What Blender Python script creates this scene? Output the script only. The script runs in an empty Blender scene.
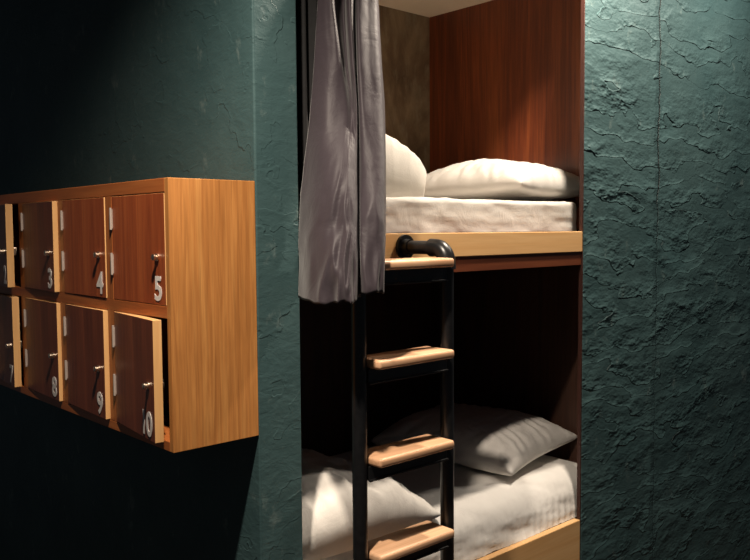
import bpy, bmesh, math, random
from mathutils import Vector, Matrix, noise, Quaternion
random.seed(7)
COL = bpy.context.scene.collection
R = math.radians

# ------------------------------------------------------------ materials
def mat(name):
    m = bpy.data.materials.new(name); m.use_nodes = True
    nt = m.node_tree; b = nt.nodes['Principled BSDF']
    return m, nt, b
def N(nt, t, **kw):
    n = nt.nodes.new(t)
    for k, v in kw.items():
        if k in n.inputs.keys() if hasattr(n.inputs, 'keys') else False: n.inputs[k].default_value = v
        else: setattr(n, k, v)
    return n
def L(nt, a, b): nt.links.new(a, b)
def coords(nt, scale=(1,1,1), loc=(0,0,0), obj=True):
    tc = nt.nodes.new('ShaderNodeTexCoord'); mp = nt.nodes.new('ShaderNodeMapping')
    mp.inputs['Scale'].default_value = scale; mp.inputs['Location'].default_value = loc
    L(nt, tc.outputs['Object'], mp.inputs['Vector']); return mp.outputs['Vector']
def noise_tex(nt, vec, scale, detail=4, rough=.55, dist=0):
    n = nt.nodes.new('ShaderNodeTexNoise'); n.inputs['Scale'].default_value = scale
    n.inputs['Detail'].default_value = detail; n.inputs['Roughness'].default_value = rough
    n.inputs['Distortion'].default_value = dist; L(nt, vec, n.inputs['Vector']); return n.outputs['Fac']
def ramp(nt, fac, stops):
    r = nt.nodes.new('ShaderNodeValToRGB'); e = r.color_ramp.elements
    while len(e) < len(stops): e.new(.5)
    for i, (p, c) in enumerate(stops):
        e[i].position = p; e[i].color = (*c, 1) if len(c) == 3 else c
    L(nt, fac, r.inputs['Fac']); return r.outputs['Color']
def mth(nt, op, a, b=None, c=None):
    m = nt.nodes.new('ShaderNodeMath'); m.operation = op
    for i, v in enumerate((a, b, c)):
        if v is None: continue
        if isinstance(v, (int, float)): m.inputs[i].default_value = v
        else: L(nt, v, m.inputs[i])
    return m.outputs[0]
def mix(nt, fac, a, b):
    m = nt.nodes.new('ShaderNodeMix'); m.data_type = 'RGBA'
    for i, v in ((0, fac), (6, a), (7, b)):
        if isinstance(v, (int, float)): m.inputs[i].default_value = v
        elif isinstance(v, tuple): m.inputs[i].default_value = (*v, 1)
        else: L(nt, v, m.inputs[i])
    return m.outputs[2]
def bump(nt, b, h, strength=.5, dist=.01):
    n = nt.nodes.new('ShaderNodeBump'); n.inputs['Strength'].default_value = strength
    n.inputs['Distance'].default_value = dist; L(nt, h, n.inputs['Height']); L(nt, n.outputs['Normal'], b.inputs['Normal'])

def wood(name, c1, c2, c3, rough=.45, grain='Z', streak=.5, seed=0, sc=1.0):
    m, nt, b = mat(name)
    s = {'Z': (22, 22, 1.1), 'X': (1.1, 22, 22), 'Y': (22, 1.1, 22)}[grain]
    v = coords(nt, tuple(k*sc for k in s), (seed, seed*2.3, seed*.7))
    f1 = noise_tex(nt, v, 1.0, 5, .6, 1.2)
    s2 = {'Z': (160, 160, 5), 'X': (5, 160, 160), 'Y': (160, 5, 160)}[grain]
    v2 = coords(nt, s2, (seed, 0, 0)); f2 = noise_tex(nt, v2, 1.0, 3, .6)
    c = ramp(nt, f1, [(.28, c1), (.5, c2), (.72, c3)])
    c = mix(nt, mth(nt, 'MULTIPLY', ramp(nt, f2, [(.4, (0,0,0)), (.72, (1,1,1))]), streak), c, tuple(k*.45 for k in c1))
    L(nt, c, b.inputs['Base Color']); b.inputs['Roughness'].default_value = rough
    bump(nt, b, f2, .12, .001)
    return m

def plaster(name, kind):
    m, nt, b = mat(name)
    # trowelled plaster: terraces with sharp lower lips
    if kind == 'right': v = coords(nt, (1.7, 1.7, 4.0), (3.1, 0, 1.7))
    else: v = coords(nt, (6, 6, 7), (1.3, .4, 2.2))
    warp = nt.nodes.new('ShaderNodeTexNoise'); warp.inputs['Scale'].default_value = 1.6; warp.inputs['Detail'].default_value = 3
    warp.inputs['Roughness'].default_value = .5
    L(nt, v, warp.inputs['Vector'])
    vm = nt.nodes.new('ShaderNodeVectorMath'); vm.operation = 'MULTIPLY_ADD'
    L(nt, warp.outputs['Color'], vm.inputs[0]); vm.inputs[1].default_value = (.7, .7, .7); L(nt, v, vm.inputs[2])
    n0 = noise_tex(nt, vm.outputs[0], .8, 3, .5)
    tc = coords(nt, (1, 1, 1)); sp = nt.nodes.new('ShaderNodeSeparateXYZ'); L(nt, tc, sp.inputs[0])
    k = 6.5 if kind == 'right' else 5.0
    # terraces run mostly across: height coordinate plus noise, sawtooth
    t = mth(nt, 'ADD', mth(nt, 'MULTIPLY', sp.outputs['Z'], 8.0 if kind == 'right' else 2.0), mth(nt, 'MULTIPLY', n0, k))
    saw = mth(nt, 'FRACT', t)
    lip = ramp(nt, saw, [(0, (0,0,0)), (.05, (1,1,1)), (.25, (.55,.55,.55)), (1, (.08,.08,.08))])
    lipv = nt.nodes.new('ShaderNodeSeparateColor'); L(nt, lip, lipv.inputs[0])
    amp = noise_tex(nt, coords(nt, (1.7, 1.7, 3.1), (9, 3, 5)), 2.3, 4, .65)
    ampr = ramp(nt, amp, [(.40, (.05,.05,.05)), (.62, (1,1,1))])
    a = nt.nodes.new('ShaderNodeSeparateColor'); L(nt, ampr, a.inputs[0])
    h = mth(nt, 'MULTIPLY', lipv.outputs[0], a.outputs[0])
    fine = noise_tex(nt, coords(nt, (14, 14, 26)), 1.0, 6, .62, .6)
    grit = noise_tex(nt, coords(nt, (70, 70, 90)), 1.0, 3, .6)
    h = mth(nt, 'ADD', mth(nt, 'MULTIPLY', h, .95 if kind == 'right' else .25), mth(nt, 'ADD', mth(nt, 'MULTIPLY', fine, .20 if kind == 'right' else .4), mth(nt, 'MULTIPLY', grit, .05)))
    if kind == 'right':
        # vertical crack at X ~ 2.2 in the plaster
        wob = noise_tex(nt, coords(nt, (1, 1, 7)), 1.0, 5, .7)
        xx = mth(nt, 'ADD', sp.outputs['X'], mth(nt, 'MULTIPLY', wob, .07))
        d = mth(nt, 'ABSOLUTE', mth(nt, 'SUBTRACT', xx, 2.236))
        ck = mth(nt, 'SUBTRACT', 1.0, mth(nt, 'SMOOTH_MIN', mth(nt, 'DIVIDE', d, .007), 1.0, .1))
        ck = mth(nt, 'MAXIMUM', ck, 0.0)
        zf = ramp(nt, mth(nt, 'DIVIDE', sp.outputs['Z'], 3.2), [(.30, (.15,.15,.15)), (.50, (.3,.3,.3)), (.60, (1,1,1))])
        zs = nt.nodes.new('ShaderNodeSeparateColor'); L(nt, zf, zs.inputs[0])
        ck = mth(nt, 'MULTIPLY', ck, zs.outputs[0])
        # band of thicker plaster left of the joint
        stp = mth(nt, 'MULTIPLY', mth(nt, 'SUBTRACT', 1.0, mth(nt, 'MINIMUM', mth(nt, 'DIVIDE', mth(nt, 'ABSOLUTE', mth(nt, 'SUBTRACT', xx, 2.20)), .05), 1.0)), .35)
        h = mth(nt, 'SUBTRACT', mth(nt, 'ADD', h, stp), mth(nt, 'MULTIPLY', ck, 1.2))
    f = noise_tex(nt, coords(nt, (2.2, 2.2, 2.2), (4, 1, 0)), 1.0, 5, .6)
    c = ramp(nt, f, [(.3, (.034, .073, .078)), (.7, (.056, .104, .108))])
    scf = noise_tex(nt, coords(nt, (9, 9, 6), (0, 7, 2)), 1.0, 6, .7)
    sc = ramp(nt, scf, [(.60, (0,0,0)), (.70, (1,1,1))])
    c = mix(nt, mth(nt, 'MULTIPLY', sc, .30), c, (.26, .32, .30))
    if kind == 'right': c = mix(nt, mth(nt, 'MULTIPLY', ck, .9), c, (.008, .014, .014))
    L(nt, c, b.inputs['Base Color']); b.inputs['Roughness'].default_value = .6
    b.inputs['Specular IOR Level'].default_value = .22
    bump(nt, b, h, 1.0, .012 if kind == 'right' else .006)
    return m

def plain(name, c, rough=.5, metal=0, spec=.5, nz=0, nscale=40, bstr=0):
    m, nt, b = mat(name)
    b.inputs['Roughness'].default_value = rough; b.inputs['Metallic'].default_value = metal
    b.inputs['Specular IOR Level'].default_value = spec
    f = noise_tex(nt, coords(nt, (1, 1, 1)), nscale, 4)
    cc = ramp(nt, f, [(.3, tuple(k*(1-nz) for k in c)), (.7, tuple(min(1, k*(1+nz)) for k in c))])
    L(nt, cc, b.inputs['Base Color'])
    if bstr: bump(nt, b, f, bstr, .002)
    return m

def fabric(name, c, rough=.9, weave=600, sheen=0.0, w=.12):
    m, nt, b = mat(name)
    f = noise_tex(nt, coords(nt, (1, 1, 1)), weave, 2)
    g = noise_tex(nt, coords(nt, (1, 1, 1)), 9, 5, .6, .8)
    L(nt, ramp(nt, g, [(.3, tuple(k*.94 for k in c)), (.7, c)]), b.inputs['Base Color'])
    b.inputs['Roughness'].default_value = rough; b.inputs['Specular IOR Level'].default_value = .2
    b.inputs['Sheen Weight'].default_value = sheen
    h = mth(nt, 'ADD', mth(nt, 'MULTIPLY', g, 1.0), mth(nt, 'MULTIPLY', f, w))
    bump(nt, b, h, .55, .007)
    return m

def concrete(name):
    m, nt, b = mat(name)
    f = noise_tex(nt, coords(nt, (2.5, 2.5, 1.4), (2, 0, 0)), 1.6, 7, .65, .4)
    g = noise_tex(nt, coords(nt, (9, 9, 3), (5, 0, 0)), 1.6, 6, .7)
    c = ramp(nt, f, [(.30, (.06, .036, .016)), (.5, (.17, .112, .062)), (.68, (.32, .24, .145))])
    c = mix(nt, mth(nt, 'MULTIPLY', ramp(nt, g, [(.52, (0,0,0)), (.66, (1,1,1))]), .5), c, (.30, .27, .19))
    L(nt, c, b.inputs['Base Color']); b.inputs['Roughness'].default_value = .8
    bump(nt, b, g, .3, .006); return m

M = dict(
    wall_l=plaster('teal_plaster_smooth', 'left'), wall_r=plaster('teal_plaster_rough', 'right'),
    side=wood('oak_stain_side', (.40, .155, .040), (.53, .22, .060), (.63, .30, .09), .42, 'Z', .45, 1, 1.7),
    frame=wood('cabinet_frame_wood', (.30, .082, .020), (.39, .115, .028), (.47, .155, .040), .4, 'Z', .25, 3),
    railw=wood('cabinet_rail_wood', (.30, .082, .020), (.39, .115, .028), (.47, .155, .040), .4, 'Y', .25, 5),
    door=wood('mahogany_door', (.125, .030, .013), (.18, .044, .017), (.26, .066, .025), .38, 'Z', .4, 8),
    door_red=wood('lighter_mahogany_door', (.24, .050, .014), (.34, .075, .020), (.46, .12, .032), .38, 'Z', .4, 31),
    edge=wood('pale_door_edge', (.66, .34, .13), (.74, .42, .17), (.80, .48, .21), .5, 'Z', .12, 2),
    cab_in=plain('cabinet_inside', (.14, .06, .025), .7, nz=.15),
    panel=wood('mahogany_panel', (.08, .018, .008), (.15, .034, .011), (.26, .07, .02), .38, 'Z', .45, 12, .55),
    darkred=wood('dark_jamb_wood', (.03, .008, .005), (.045, .012, .007), (.06, .016, .009), .6, 'Z', .2, 14),
    shadepanel=wood('shade_painted_panel', (.05, .024, .016), (.075, .034, .022), (.11, .046, .028), .5, 'Z', .3, 15),  # panel wood darkened: the lower bunk's shade put into the colour
    bedwood=wood('bed_board_wood', (.72, .40, .155), (.78, .46, .20), (.84, .53, .25), .42, 'X', .12, 4, .7),
    bedlow=wood('bed_lower_board', (.10, .028, .012), (.15, .04, .016), (.2, .06, .022), .4, 'X', .2, 6),
    tread=wood('tread_wood', (.64, .34, .18), (.77, .45, .26), (.86, .55, .35), .45, 'X', .25, 9),
    iron=plain('black_iron', (.012, .012, .013), .32, .2, .6, .3, 60, .15),
    brass=plain('brushed_knob_metal', (.85, .70, .55), .3, 1.0, nz=.1),
    hinge=plain('hinge_metal', (.50, .42, .37), .5, .35, nz=.1),
    white=plain('white_number_paint', (.80, .74, .70), .6, nz=.06, nscale=120),
    sheet_low_lift=fabric('light_lifted_cotton', (.86, .83, .79)),  # lower bedding whiter than the upper: missing light painted into the colour
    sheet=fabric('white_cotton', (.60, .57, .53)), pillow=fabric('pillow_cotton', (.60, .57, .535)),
    pillow_low_lift=fabric('light_lifted_pillow_cotton', (.84, .80, .76)), duvet_low_lift=fabric('light_lifted_duvet_cotton', (.85, .81, .76)),  # same added light in the lower pillow and duvet colours
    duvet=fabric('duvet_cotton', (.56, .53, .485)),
    curtain=fabric('mauve_grey_satin', (.040, .031, .038), .52, 500, .15, .03), lining=plain('black_lining', (.008, .008, .009), .9, nz=.2),
    concrete=concrete('bare_concrete'), ceil=plain('beige_ceiling_paint', (.74, .60, .45), .8, nz=.05, nscale=4),
    floor=wood('floor_boards', (.03, .018, .012), (.05, .03, .02), (.07, .04, .025), .5, 'X', .3, 20),
    hallceil=plain('dark_ceiling_paint', (.05, .055, .055), .8, nz=.1, nscale=5),
)

# ------------------------------------------------------------ mesh helpers
def link(name, bm, m, parent=None, smooth=False, kind=None, angle=None):
    me = bpy.data.meshes.new(name); bm.normal_update(); bm.to_mesh(me); bm.free()
    o = bpy.data.objects.new(name, me); COL.objects.link(o)
    ms = m if isinstance(m, list) else [m]
    for x in ms: me.materials.append(x)
    if smooth:
        for p in me.polygons: p.use_smooth = True
        if angle: me.set_sharp_from_angle(angle=R(angle))
    if parent: o.parent = parent
    if kind: o['kind'] = kind
    return o
def box(bm, x0, x1, y0, y1, z0, z1, bev=0, seg=2, mi=0):
    r = bmesh.ops.create_cube(bm, size=1)
    vs = r['verts']
    for v in vs: v.co = Vector(((x0+x1)/2 + v.co.x*(x1-x0), (y0+y1)/2 + v.co.y*(y1-y0), (z0+z1)/2 + v.co.z*(z1-z0)))
    fs = {f for v in vs for f in v.link_faces}
    for f in fs: f.material_index = mi
    if bev:
        es = list({e for v in vs for e in v.link_edges})
        bmesh.ops.bevel(bm, geom=es, offset=bev, segments=seg, profile=.5, affect='EDGES')
def tube(bm, pts, r, n=16, cap=True):
    pts = [Vector(p) for p in pts]; rings = []
    rs = r if isinstance(r, list) else [r]*len(pts)
    t0 = (pts[1]-pts[0]).normalized(); up = Vector((0,0,1)) if abs(t0.z) < .9 else Vector((1,0,0))
    nx = t0.cross(up).normalized()
    for i, p in enumerate(pts):
        t = (pts[min(i+1, len(pts)-1)] - pts[max(i-1, 0)]).normalized()
        nx = (nx - t*nx.dot(t)).normalized(); ny = t.cross(nx)
        rings.append([bm.verts.new(p + (nx*math.cos(a)+ny*math.sin(a))*rs[i]) for a in [2*math.pi*k/n for k in range(n)]])
    for a, b in zip(rings, rings[1:]):
        for k in range(n): bm.faces.new((a[k], a[(k+1)%n], b[(k+1)%n], b[k]))
    if cap:
        bm.faces.new(rings[0][::-1]); bm.faces.new(rings[-1])
    bmesh.ops.recalc_face_normals(bm, faces=bm.faces)
def thing(name, label, cat, loc=(0,0,0), group=None):
    o = bpy.data.objects.new(name, None); COL.objects.link(o); o.location = loc; o.empty_display_size = .1
    tag(o, label, cat, group); return o
def tag(o, label, cat, group=None):
    o['label'] = label; o['category'] = cat
    if group: o['group'] = group
    return o
def quick(name, args, m, parent=None, bev=0, kind=None, seg=2):
    bm = bmesh.new(); box(bm, *args, bev=bev, seg=seg)
    return link(name, bm, m, parent, kind=kind)

# ------------------------------------------------------------ dimensions (metres)
XL, XR = .150, 1.603           # sides of the bunk opening
XP, D = 1.86, 1.11             # end panel and back wall of the bunk
ZC = 2.795                     # ceiling inside the bunk
LINT = 2.78
FZ = -.26                       # floor level
# ------------------------------------------------------------ setting
# left wall and the narrow pier that ends it, one L-shaped wall
bm = bmesh.new()
prof = [(0,0),(XL,0),(XL,.10),(.05,.10),(.05,4.2),(0,4.2)]
lo = [bm.verts.new((x,y,FZ)) for x,y in prof]; hi = [bm.verts.new((x,y,3.5)) for x,y in prof]
bm.faces.new(lo[::-1]); bm.faces.new(hi)
for i in range(6): j=(i+1)%6; bm.faces.new((lo[i],lo[j],hi[j],hi[i]))
es = [e for e in bm.edges if abs(e.verts[0].co.z-e.verts[1].co.z) > 1 and e.verts[0].co.y < .01]
bmesh.ops.bevel(bm, geom=es, offset=.006, segments=3, profile=.5, affect='EDGES')
link('wall_left', bm, M['wall_l'], kind='structure')
quick('wall_right', (XR, 4.6, 0, .018, FZ, 3.5), M['wall_r'], kind='structure', bev=.004)
quick('wall_front', (XL, XR, 0, .035, LINT, 3.5), M['wall_r'], kind='structure')
quick('trim_1', (XR-.006, XR, .002, .018, FZ, LINT), M['darkred'], kind='structure')
quick('shade_panel_end', (XP-.012, XP, .036, D-.019, FZ, 1.543), M['shadepanel'], kind='structure')  # dark sheet added over the end panel in place of shade
quick('wall_back', (.05, XP+.05, D, D+.1, FZ, 3.5), M['concrete'], kind='structure')
quick('wall_end', (XP, XP+.04, .036, D, FZ, 3.5), M['panel'], kind='structure')
quick('shade_panel_back', (.05, XP, D-.018, D, FZ, 1.543), M['shadepanel'], kind='structure')  # dark sheet added over the concrete, stands in for lower-bunk shade
quick('ceiling', (.05, XP, .035, D, ZC, ZC+.06), M['ceil'], kind='structure')
quick('ceiling_hall', (-3.2, 4.6, -3.0, 4.2, 3.5, 3.56), M['hallceil'], kind='structure')
quick('floor', (-3.2, 4.6, -3.0, 4.2, FZ-.06, FZ), M['floor'], kind='structure')

# ------------------------------------------------------------ locker cabinet
CX, Z0, Z1 = -.265, 1.118, 1.8275
PITCH = .35; BAY = .310; NC = 5; YE = .02 + BAY + PITCH*(NC-1) + .02
cab = thing('locker_cabinet', 'wall-hung wooden locker cabinet with two rows of numbered mahogany doors', 'locker', (-.1325, .9, Z0))
def P(o): o.parent = cab; o.matrix_parent_inverse = Matrix.Translation(-cab.location); return o
bm = bmesh.new(); box(bm, CX, -.001, 0, .020, Z0, Z1, .0015)
P(link('side_panel', bm, M['side']))
bm = bmesh.new(); box(bm, CX, -.001, YE-.02, YE, Z0, Z1, .0015)
P(link('side_panel', bm, M['side']))
bm = bmesh.new()
box(bm, CX, -.001, .020, YE-.02, Z1-.036, Z1, .0015)
P(link('top_board', bm, M['railw']))
bm = bmesh.new(); box(bm, CX, -.001, .020, YE-.02, Z0, Z0+.026, .0015)
P(link('bottom_board', bm, M['railw']))
bm = bmesh.new(); box(bm, CX, -.012, .020, YE-.02, 1.466, 1.498, .001)
P(link('middle_shelf', bm, M['railw']))
bm = bmesh.new(); box(bm, -.012, -.001, .020, YE-.02, Z0+.026, Z1-.036)
P(link('back_panel', bm, M['cab_in']))
for c in range(1, NC):
    y = .02 + BAY + PITCH*(c-1)
    for (a, b) in ((Z0+.026, 1.466), (1.498, Z1-.036)):
        bm = bmesh.new(); box(bm, CX, -.012, y, y+.040, a, b, .0008)
        P(link('divider', bm, M['frame']))
cols = [(0, 5, 10), (1, 4, 9), (2, 3, 8), (3, 2, 7), (4, 1, 6)]
ang = {5: 0, 10: 7.0, 4: .2, 9: 2.3, 3: 2.7, 8: 1.9, 2: 7.8, 7: 5.6, 1: 3, 6: 4}
TH = .024
def num_mesh(txt):
    cu = bpy.data.curves.new('t', 'FONT'); cu.body = txt; cu.size = .088; cu.extrude = .0004; cu.offset = .0022
    cu.align_x = 'RIGHT'; cu.space_character = .88
    o = bpy.data.objects.new('t', cu); COL.objects.link(o)
    dg = bpy.context.evaluated_depsgraph_get(); dg.update()
    me = bpy.data.meshes.new_from_object(o.evaluated_get(dg)); bpy.data.objects.remove(o); return me
for c, up, dn in cols:
    y0 = .02 + PITCH*c + .002   # near side of the bay
    yh = .02 + BAY + PITCH*c - .002                  # hinge side
    for n, za, zb in ((up, 1.4995, Z1-.038), (dn, Z0+.028, 1.4640)):
        w = yh - y0 - .001
        h = zb - za
        # door local frame: origin at hinge corner (outer face), -Y towards the free edge, +X into the cabinet
        bm = bmesh.new(); box(bm, 0, TH, -w, 0, 0, h, .0012)
        for f in bm.faces:
            cc = f.calc_center_median()
            f.material_index = 1 if (cc.y < -w + .0006 or (cc.z > h-.0006)) else 0
        d = link('locker_door', bm, [M['door_red'] if n in (4, 5) else M['door'], M['edge']])
        d.parent = cab; d.matrix_parent_inverse = Matrix.Translation(-cab.location)
        d.location = (CX - (.0012 if ang[n] else .0), yh, za); d.rotation_euler = (0, 0, -R(ang[n]))
        # knob (cam lock) near the free edge
        kz = h*(.43 if n < 6 else .455)
        bm = bmesh.new()
        tube(bm, [(.0,0,0), (-.004,0,0), (-.005,0,0), (-.009,0,0), (-.010,0,0), (-.014,0,0), (-.0155,0,0)], [.010,.010,.006,.006,.0085,.0085,.006], 16)
        k = link('knob', bm, M['brass'], d, True, angle=40); k.location = (0, -w+.040, kz)
        bm = bmesh.new(); box(bm, TH, TH+.016, -.010, .010, -.014, .014, .003); box(bm, TH+.011, TH+.014, -.016, .004, -.006, .006, .001)
        k = link('lock_body', bm, M['brass'], d); k.location = (0, -w+.040, kz)
        for hz in (h*.24, h*.68):
            bm = bmesh.new()
            tube(bm, [(-.004, -.001, hz), (-.004, -.001, hz+.062)], .0034, 10)
            box(bm, -.0022, -.0004, -.006, .0, hz+.004, hz+.058)
            link('hinge', bm, M['hinge'], d)
        me = num_mesh(str(n)); me.materials.append(M['white'])
        # numerals read along -Y seen from -X
        o = bpy.data.objects.new('door_number', me); COL.objects.link(o); o.parent = d
        o.rotation_euler = (R(90), 0, R(-90)); o.location = (-.0008, -w+.017, .013)
        o['label'] = 'white painted numeral %d' % n

# ------------------------------------------------------------ bunk beds
ub = thing('bunk_bed', 'upper bunk bed platform with pale wood front board and dark lower rail', 'bunk bed', (.95, .5, 1.543))
def PT(o, t): o.parent = t; o.matrix_parent_inverse = Matrix.Translation(-t.location); return o
PT(quick('front_board', (XL+.001, XR-.0005-.006, 0, .03, 1.596, 1.680), M['bedwood'], bev=.003), ub)
PT(quick('lower_rail', (XL+.001, XR-.007, .006, .03, 1.543, 1.596), M['bedlow'], bev=.001), ub)
PT(quick('platform', (XL+.001, XP-.002, .036, D-.001, 1.560, 1.676), M['bedlow']), ub)
lb = thing('bunk_bed', 'lower bunk bed platform with orange wood front board near the floor', 'bunk bed', (.95, .5, FZ))
PT(quick('front_board', (XL+.001, XR-.007, 0, .03, FZ, .480), M['bedwood'], bev=.003), lb)
PT(quick('platform', (XL+.001, XP-.013, .036, D-.020, .30, .476), M['bedlow']), lb)

def fbm(p, o=4):
    return noise.fractal(Vector(p), 1.0, 2.0, o)
def ridg(p, o=3):
    return 1-abs(noise.fractal(Vector(p), .9, 2.0, o))*1.8

def slab(x0, x1, y0, y1, z0, z1, r, wr, nx=150, ny=60, gather=0, seed=0, top_wr=.004, slope=0):
    """soft mattress under a fitted sheet: rounded block with wrinkles"""
    bm = bmesh.new()
    # cross-section in Y/Z around (front face, top, back face), swept along X with end caps rounded
    prof = []
    nf = 12
    for i in range(nf): prof.append(('f', i/(nf-1)))
    sec = []
    H = z1-z0
    def sect(n):
        pts = []
        for i in range(10): pts.append((0, z0 + (H-r)*i/10, Vector((-1,0))))
        for i in range(8):
            a = math.pi/2*i/8; pts.append((r-r*math.cos(a), z1-r+r*math.sin(a), Vector((-math.cos(a), math.sin(a)))))
        W = y1-y0
        for i in range(n+1):
            pts.append((r+(W-2*r)*i/n, z1, Vector((0,1))))
        for i in range(1, 9):
            a = math.pi/2*(1-i/8); pts.append((W-r+r*math.cos(a), z1-r+r*math.sin(a), Vector((math.cos(a), math.sin(a)))))
        pts.append((W, z0, Vector((1,0))))
        return pts
    S = sect(ny)
    rows = []
    for i in range(nx+1):
        x = x0 + (x1-x0)*i/nx
        # round the ends
        e = min(x-x0, x1-x); k = 1.0
        if e < r: k = math.sqrt(max(0, 1-(1-e/r)**2))
        row = []
        for (yy, zz, nn) in S:
            W = y1-y0
            y = y0 + yy + (slope*(zz-z0)/H if nn.x < -.01 else slope*(1-yy/W)); z = zz
            if e < r:
                cy = min(max(yy, r), W-r); y = y0 + cy + (yy-cy)*(.25+.75*k); z = z0 + (zz-z0)*(1-(1-k)*r/H) if zz > z0 else z0
            d = wr*(fbm((x*3+seed, y*3, z*6)))
            if nn.x < -.01:  # gathers on the front side
                f = min(1, (z1-z)/H*1.3)
                d += gather*f*(.5+.5*math.sin(x*150 + 4*fbm((x*9, seed, 1)) - z*40))*(.4+.6*abs(fbm((x*5, 2, seed))))
                d += wr*1.4*fbm((x*6+z*9, z*24, seed))
            else:
                d += top_wr*ridg((x*5+y*3+seed, y*6-x*2, 0))
            row.append(bm.verts.new((x, y + nn.x*d, z + nn.y*d if z > z0+.001 else z0)))
        rows.append(row)
    for a, b in zip(rows, rows[1:]):
        for k in range(len(a)-1): bm.faces.new((a[k], b[k], b[k+1], a[k+1]))
    bm.faces.new(rows[0]); bm.faces.new(rows[-1][::-1])
    bm.faces.new([row[0] for row in rows] + [row[-1] for row in rows[::-1]])
    bmesh.ops.recalc_face_normals(bm, faces=bm.faces)
    return bm
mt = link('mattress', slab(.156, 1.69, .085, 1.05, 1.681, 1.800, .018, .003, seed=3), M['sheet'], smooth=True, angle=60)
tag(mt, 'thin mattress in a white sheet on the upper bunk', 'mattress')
mt = link('mattress', slab(.156, 1.842, .030, 1.05, .481, .655, .085, .004, nx=220, gather=.005, seed=11, slope=.035), M['sheet_low_lift'], smooth=True, angle=60)
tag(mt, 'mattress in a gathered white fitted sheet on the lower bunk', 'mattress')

def pillow_bm(a, b, H, seed, pinch=.10, flat=.30, wr=.010, n=72, p=3.0):
    bm = bmesh.new(); top = []; bot = []
    for i in range(n+1):
        u = -1 + 2*i/n; tr = []; br = []
        for j in range(n+1):
            v = -1 + 2*j/n
            x = a*u*(1-pinch*(1-v*v)*abs(u)); y = b*v*(1-pinch*(1-u*u)*abs(v))
            t = max(0, (1-abs(u)**p)*(1-abs(v)**p))**.5
            w1 = wr*ridg((x*7+seed, y*16, seed), 3)*t**.5*(1-.55*t)
            # seams pull short folds in from the edges
            ed = max(abs(u), abs(v)); ang_ = math.atan2(v, u)
            w2 = wr*.9*math.sin(ang_*26 + 5*fbm((u*2, v*2, seed)))*max(0, ed-.45)*t**.5*1.6
            w3 = .10*H*fbm((x*3.0+seed, y*3.0, 5), 2)*t
            tr.append(bm.verts.new((x, y, H*(1-flat)*t + w1 + w2 + w3)))
            br.append(tr[-1] if i in (0, n) or j in (0, n) else bm.verts.new((x, y, -H*flat*t**.7)))
        top.append(tr); bot.append(br)
    for i in range(n):
        for j in range(n):
            bm.faces.new((top[i][j], top[i+1][j], top[i+1][j+1], top[i][j+1]))
            q = (bot[i][j], bot[i][j+1], bot[i+1][j+1], bot[i+1][j])
            try: bm.faces.new(q)
            except ValueError: pass
    bmesh.ops.recalc_face_normals(bm, faces=bm.faces)
    return bm
def place(o, loc, rot): o.location = loc; o.rotation_euler = tuple(R(k) for k in rot)
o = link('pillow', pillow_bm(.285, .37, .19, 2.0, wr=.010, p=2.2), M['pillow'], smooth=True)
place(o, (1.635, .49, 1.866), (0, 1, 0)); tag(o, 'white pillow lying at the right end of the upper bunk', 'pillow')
o = link('pillow', pillow_bm(.27, .40, .17, 8.0, wr=.008), M['pillow_low_lift'], smooth=True)
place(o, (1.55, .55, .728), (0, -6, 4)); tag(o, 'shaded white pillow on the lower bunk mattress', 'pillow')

# folded duvets: layered soft blocks
def duvet_bm(prof, x0, x1, y0, y1, zb, seed, wr=.012, pw=.42, bulge=0, n=90, m=60):
    """prof(s,t) -> height over zb for s along X, t along Y (0..1)"""
    bm = bmesh.new(); top = []; bot = []
    for i in range(n+1):
        s = i/n; tr = []; br = []
        for j in range(m+1):
            t = j/m
            # round plan outline
            cx = (s-.5)*2; cy = (t-.5)*2
            x = x0+(x1-x0)*(.5+.5*cx*(1-.06*cy*cy)); y = y0+(y1-y0)*(.5+.5*cy*(1-.06*cx*cx))
            ed = max(0, (1-abs(cx)**5)*(1-abs(cy)**5))**pw
            h = prof(s, t)*ed
            h += (wr*ridg((x*6+seed, y*6+x*2, seed), 3)+wr*.8*ridg((x*14+y*5, y*10-x*6, seed+3), 2))*ed - wr*.5*ed
            x += bulge*max(0, cx)**3*math.sin(math.pi*min(1, max(0, h)/.2)*.75)
            tr.append(bm.verts.new((x, y, zb+max(0, h))))
            br.append(tr[-1] if i in (0, n) or j in (0, m) else bm.verts.new((x, y, zb-.001)))
        top.append(tr); bot.append(br)
    for i in range(n):
        for j in range(m):
            bm.faces.new((top[i][j], top[i+1][j], top[i+1][j+1], top[i][j+1]))
            bm.faces.new((bot[i][j], bot[i][j+1], bot[i+1][j+1], bot[i+1][j]))
    bmesh.ops.recalc_face_normals(bm, faces=bm.faces)
    return bm
def pr_low(s, t): return .17 + .05*(1-s) + .02*math.sin(s*5+t*3) - .10*max(0, s-.72)/.28 - .02*t
o = link('duvet', duvet_bm(pr_low, .165, .86, .06, .80, .664, 4.2, .014), M['duvet_low_lift'], smooth=True)
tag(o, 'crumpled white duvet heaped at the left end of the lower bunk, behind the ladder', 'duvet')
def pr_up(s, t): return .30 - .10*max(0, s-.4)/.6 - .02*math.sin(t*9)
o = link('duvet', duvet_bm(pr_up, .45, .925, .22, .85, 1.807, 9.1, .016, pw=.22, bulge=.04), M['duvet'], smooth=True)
tag(o, 'folded white duvet on the upper bunk beside the curtain', 'duvet')

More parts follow.
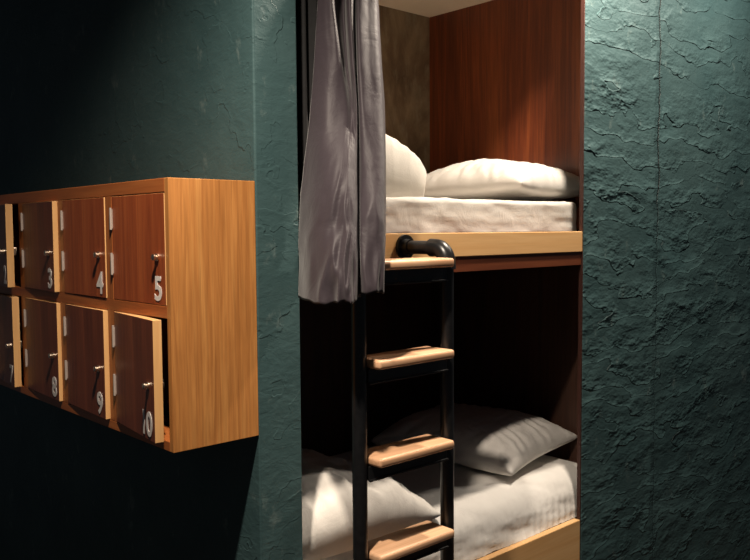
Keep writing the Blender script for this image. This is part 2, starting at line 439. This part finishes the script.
# ------------------------------------------------------------ ladder
LX0, LX1, LY = .212, .575, -.185
lad = thing('bunk_ladder', 'black pipe bunk ladder with pale wooden treads', 'ladder', ((LX0+LX1)/2, LY, FZ))
for X in (LX0, LX1):
    bm = bmesh.new()
    pts = [(X, LY, FZ), (X, LY, .02), (X, LY, .5), (X, LY, 1.0), (X, LY, 1.585)]
    rr = .045
    for i in range(1, 9):
        a = math.pi/2*i/8; pts.append((X, LY+rr-rr*math.cos(a), 1.590+rr*math.sin(a)))
    pts += [(X, -.10, 1.635), (X, -.012, 1.635)]
    tube(bm, pts, .0215, 20)
    PT(link('rail', bm, M['iron'], smooth=True, angle=50), lad)
    bm = bmesh.new()   # cast elbow sleeve
    el = [(X, LY, 1.570), (X, LY, 1.590)]
    for i in range(1, 9):
        a = math.pi/2*i/8; el.append((X, LY+rr-rr*math.cos(a), 1.590+rr*math.sin(a)))
    el += [(X, -.120, 1.635)]
    tube(bm, el, [.0285, .0275]+[.027]*8+[.0285], 20)
    PT(link('elbow', bm, M['iron'], smooth=True, angle=50), lad)
    bm = bmesh.new()
    tube(bm, [(X, -.030, 1.635), (X, -.010, 1.635), (X, -.009, 1.635), (X, -.001, 1.635)], [.025, .027, .040, .041], 24)
    for k in range(4):
        a = math.pi/4+k*math.pi/2
        tube(bm, [(X+.033*math.cos(a), -.009, 1.635+.033*math.sin(a)), (X+.033*math.cos(a), -.013, 1.635+.033*math.sin(a))], .004, 8)
    PT(link('flange', bm, M['iron'], smooth=True, angle=40), lad)
TX0, TX1 = LX0+.023, LX1-.030
TZ = [1.606, 1.330, 1.053, .777, .500, .223, -.054]
for i, z in enumerate(TZ):
    bm = bmesh.new()
    box(bm, TX0, TX1, -.247, -.127, z-.027, z, .009, 4)
    PT(link('tread', bm, M['tread'], smooth=True, angle=35), lad)
    bm = bmesh.new()
    box(bm, TX0-.004, LX1-.018, -.203, -.167, z-.070, z-.028, .003, 2)
    box(bm, TX0-.004, LX1-.018, -.209, -.200, z-.072, z-.066, .002, 2)
    PT(link('crossbar', bm, M['iron']), lad)

# ------------------------------------------------------------ curtain
# each section: z, then (x, y) from the left hem to the right hem in metres; nearer the ladder it is pushed out into the hall
CAMP = Vector((-1.2865, -1.8874, 1.6905))
SECT = [
 (2.508, [(0.245,0.000),(0.258,-0.020),(0.284,-0.025),(0.338,0.020),(0.354,0.020),(0.335,-0.020),(0.342,-0.030),(0.402,0.020),(0.369,-0.030),(0.388,-0.040),(0.413,-0.040),(0.458,0.000)]),
 (2.369, [(0.228,0.000),(0.233,-0.030),(0.247,-0.045),(0.300,0.000),(0.331,0.005),(0.304,-0.040),(0.319,-0.050),(0.373,0.000),(0.334,-0.050),(0.369,-0.060),(0.405,-0.060),(0.451,-0.020)]),
 (2.187, [(0.211,0.000),(0.222,-0.050),(0.250,-0.070),(0.287,-0.040),(0.311,-0.030),(0.288,-0.070),(0.297,-0.080),(0.357,-0.020),(0.301,-0.090),(0.339,-0.100),(0.379,-0.100),(0.434,-0.050)]),
 (2.037, [(0.190,-0.005),(0.196,-0.070),(0.238,-0.100),(0.260,-0.100),(0.268,-0.100),(0.267,-0.110),(0.271,-0.120),(0.337,-0.050),(0.279,-0.120),(0.309,-0.140),(0.352,-0.140),(0.417,-0.080)]),
 (1.859, [(0.163,-0.010),(0.141,-0.100),(0.149,-0.160),(0.168,-0.180),(0.185,-0.185),(0.207,-0.180),(0.236,-0.160),(0.304,-0.090),(0.245,-0.160),(0.260,-0.200),(0.302,-0.200),(0.372,-0.130)]),
 (1.705, [(0.147,-0.010),(0.102,-0.120),(0.101,-0.190),(0.114,-0.225),(0.132,-0.240),(0.153,-0.240),(0.182,-0.220),(0.218,-0.185),(0.191,-0.220),(0.208,-0.255),(0.245,-0.255),(0.286,-0.220)]),
 (1.606, [(0.145,-0.010),(0.082,-0.140),(0.073,-0.210),(0.085,-0.250),(0.102,-0.270),(0.118,-0.275),(0.144,-0.260),(0.190,-0.216),(0.165,-0.250),(0.189,-0.275),(0.222,-0.275),(0.248,-0.255)]),
 (1.505, [(0.143,-0.010),(0.069,-0.150),(0.054,-0.220),(0.064,-0.265),(0.080,-0.290),(0.096,-0.295),(0.117,-0.285),(0.183,-0.222),(0.154,-0.265),(0.175,-0.290),(0.208,-0.285),(0.234,-0.265)]),
]
ZTOP = LINT - .003
def crom(p0, p1, p2, p3, t):
    return .5*((2*p1) + (-p0+p2)*t + (2*p0-5*p1+4*p2-p3)*t*t + (-p0+3*p1-3*p2+p3)*t*t*t)
def sec_at(z):
    zs = [s[0] for s in SECT]
    for i in range(len(zs)-1):
        if zs[i] >= z >= zs[i+1]: break
    t = (zs[i]-z)/(zs[i]-zs[i+1]); t2 = t
    out = []
    g = lambda k: SECT[min(max(k, 0), len(SECT)-1)][1]
    for a, b, c, d in zip(g(i-1), g(i), g(i+1), g(i+2)):
        out.append((crom(a[0], b[0], c[0], d[0], t2), crom(a[1], b[1], c[1], d[1], t2)))
    return out
def curtain_bm(side, zlow_fn, nz=150, sub=10, off=0, rng=None):
    bm = bmesh.new(); rows = []
    for i in range(nz+1):
        v = i/nz; row = []
        for_u = []
        K = len(SECT[0][1])
        lo_k, hi_k = rng or (0, K-1)
        nu = (hi_k-lo_k)*sub
        for j in range(nu+1):
            u = lo_k + j/sub; k = min(int(u), K-2); t = u-k
            zl = zlow_fn(u)
            z = ZTOP + (zl-ZTOP)*v
            S = sec_at(max(min(z, SECT[0][0]-.0005), SECT[-1][0]+.0005)); S[0] = (S[0][0]-.007*min(1, max(0, 2.0-z)/.2), S[0][1]); g = lambda q: S[min(max(q, 0), K-1)]
            x = crom(g(k-1)[0], g(k)[0], g(k+1)[0], g(k+2)[0], t); y = crom(g(k-1)[1], g(k)[1], g(k+1)[1], g(k+2)[1], t)
            # soft wrinkles, stronger near the hem
            w = max(0, min(1, (1.95-z)/.4))*(1-.85*max(0, min(1, (u-9.5)/1.5)))
            wob = (.017*w)*ridg((u*.55+z*2.2, z*4.5-u*.5, 3), 2) + .003*fbm((u*.8, z*5, 7)) - .009*w
            x += -wob*.8*(1 if u < 7 else .4); y += -wob*.7
            if x > .165 and z < 1.70: y = min(y, -.213)      # stays clear of the ladder
            row.append(bm.verts.new((x, y, z)))
        rows.append(row)
    for a, b in zip(rows, rows[1:]):
        for k in range(len(a)-1): bm.faces.new((a[k], b[k], b[k+1], a[k+1]))
    return bm
def hem(u):
    base = 1.497 if u < 7.5 else 1.522
    return base + .003*math.sin(u*2.2) + .0015*math.sin(u*7+1) + .012*max(0, min(1, (u-1)/6))*(1 if u < 7.5 else 0)
cur = thing('curtain', 'mauve grey satin privacy curtain gathered at the left of the bunk opening', 'curtain', (.25, -.1, 1.5))
o = link('cloth', curtain_bm(1, hem), M['curtain'], smooth=True); PT(o, cur)
md = o.modifiers.new('thickness', 'SOLIDIFY'); md.thickness = .002
# black lining, drawn together behind the outer cloth at the top right edge
bm = bmesh.new(); rows = []
for i in range(41):
    z = ZTOP - (ZTOP-2.22)*i/40; S = sec_at(min(z, SECT[0][0]-.0005)); w = (z-2.22)/(ZTOP-2.22)
    xr, yr = S[-1]; row = []
    for j in range(13):
        t = j/12; row.append(bm.verts.new((xr-.075*(1-t)+.030*w*t, yr+.020+.010*math.sin(t*9)+.01*t, z)))
    rows.append(row)
for a, b in zip(rows, rows[1:]):
    for k in range(12): bm.faces.new((a[k], b[k], b[k+1], a[k+1]))
o = link('lining', bm, M['lining'], smooth=True); PT(o, cur); o['label'] = 'black lining showing at the top right edge'
md = o.modifiers.new('thickness', 'SOLIDIFY'); md.thickness = .002

bm = bmesh.new(); rows = []
for i in range(41):
    z = ZTOP - (ZTOP-1.70)*i/40
    rows.append([bm.verts.new((.154 + .19*j/30, .058 + .014*math.sin(j*.9+z), z)) for j in range(31)])
for a, b in zip(rows, rows[1:]):
    for k in range(30): bm.faces.new((a[k], b[k], b[k+1], a[k+1]))
o = link('lining', bm, M['lining'], smooth=True); PT(o, cur); o['label'] = 'black lining behind the left edge'
md = o.modifiers.new('thickness', 'SOLIDIFY'); md.thickness = .002
# ------------------------------------------------------------ light
def spot(name, loc, power, color, angle, blend, rad, target=None):
    l = bpy.data.lights.new(name, 'SPOT'); l.energy = power; l.color = color; l.spot_size = R(angle); l.spot_blend = blend
    l.shadow_soft_size = rad
    o = bpy.data.objects.new(name, l); COL.objects.link(o); o.location = loc
    d = (Vector(target) - Vector(loc)) if target else Vector((0,0,-1))
    o.rotation_euler = d.to_track_quat('-Z', 'Y').to_euler(); return o
spot('bunk_downlight', (1.38, -.30, 3.12), 215, (1, .86, .70), 168, .4, .05)
spot('locker_downlight', (-.64, -.66, 3.12), 330, (1, .86, .70), 138, 1.0, .04)
pl = bpy.data.lights.new('bunk_fill_light', 'POINT'); pl.energy = 4.5; pl.color = (1, .78, .55); pl.shadow_soft_size = .06  # unseen fill added to lift the bunk's back wall and ceiling
po = bpy.data.objects.new('bunk_fill_light', pl); COL.objects.link(po); po.location = (.40, .75, 2.45)
spot('wall_fill_spot', (2.60, -.55, 3.2), 65, (1, .88, .74), 168, .4, .06)  # unseen spot added to brighten the right wall
W = bpy.data.worlds.new('W'); bpy.context.scene.world = W; W.use_nodes = True
W.node_tree.nodes['Background'].inputs[0].default_value = (.55, .65, .75, 1); W.node_tree.nodes['Background'].inputs[1].default_value = .045

# ------------------------------------------------------------ camera
cd = bpy.data.cameras.new('camera'); cam = bpy.data.objects.new('camera', cd); COL.objects.link(cam)
cd.lens = 817.4005/750*36; cd.sensor_width = 36; cd.clip_start = .05
fw = Vector((0.67468813, 0.73558812, -0.06087728)); rt = Vector((0.7366605, -0.6762292, -0.00673593)); upv = Vector((0.04612186, 0.04030124, 0.99812253))
cam.matrix_world = Matrix(((rt.x, upv.x, -fw.x, CAMP.x), (rt.y, upv.y, -fw.y, CAMP.y), (rt.z, upv.z, -fw.z, CAMP.z), (0, 0, 0, 1)))
sc = bpy.context.scene; sc.camera = cam
vs = sc.view_settings; vs.view_transform = 'Standard'; vs.look = 'None'; vs.exposure = 0; vs.gamma = 1; vs.use_curve_mapping = False
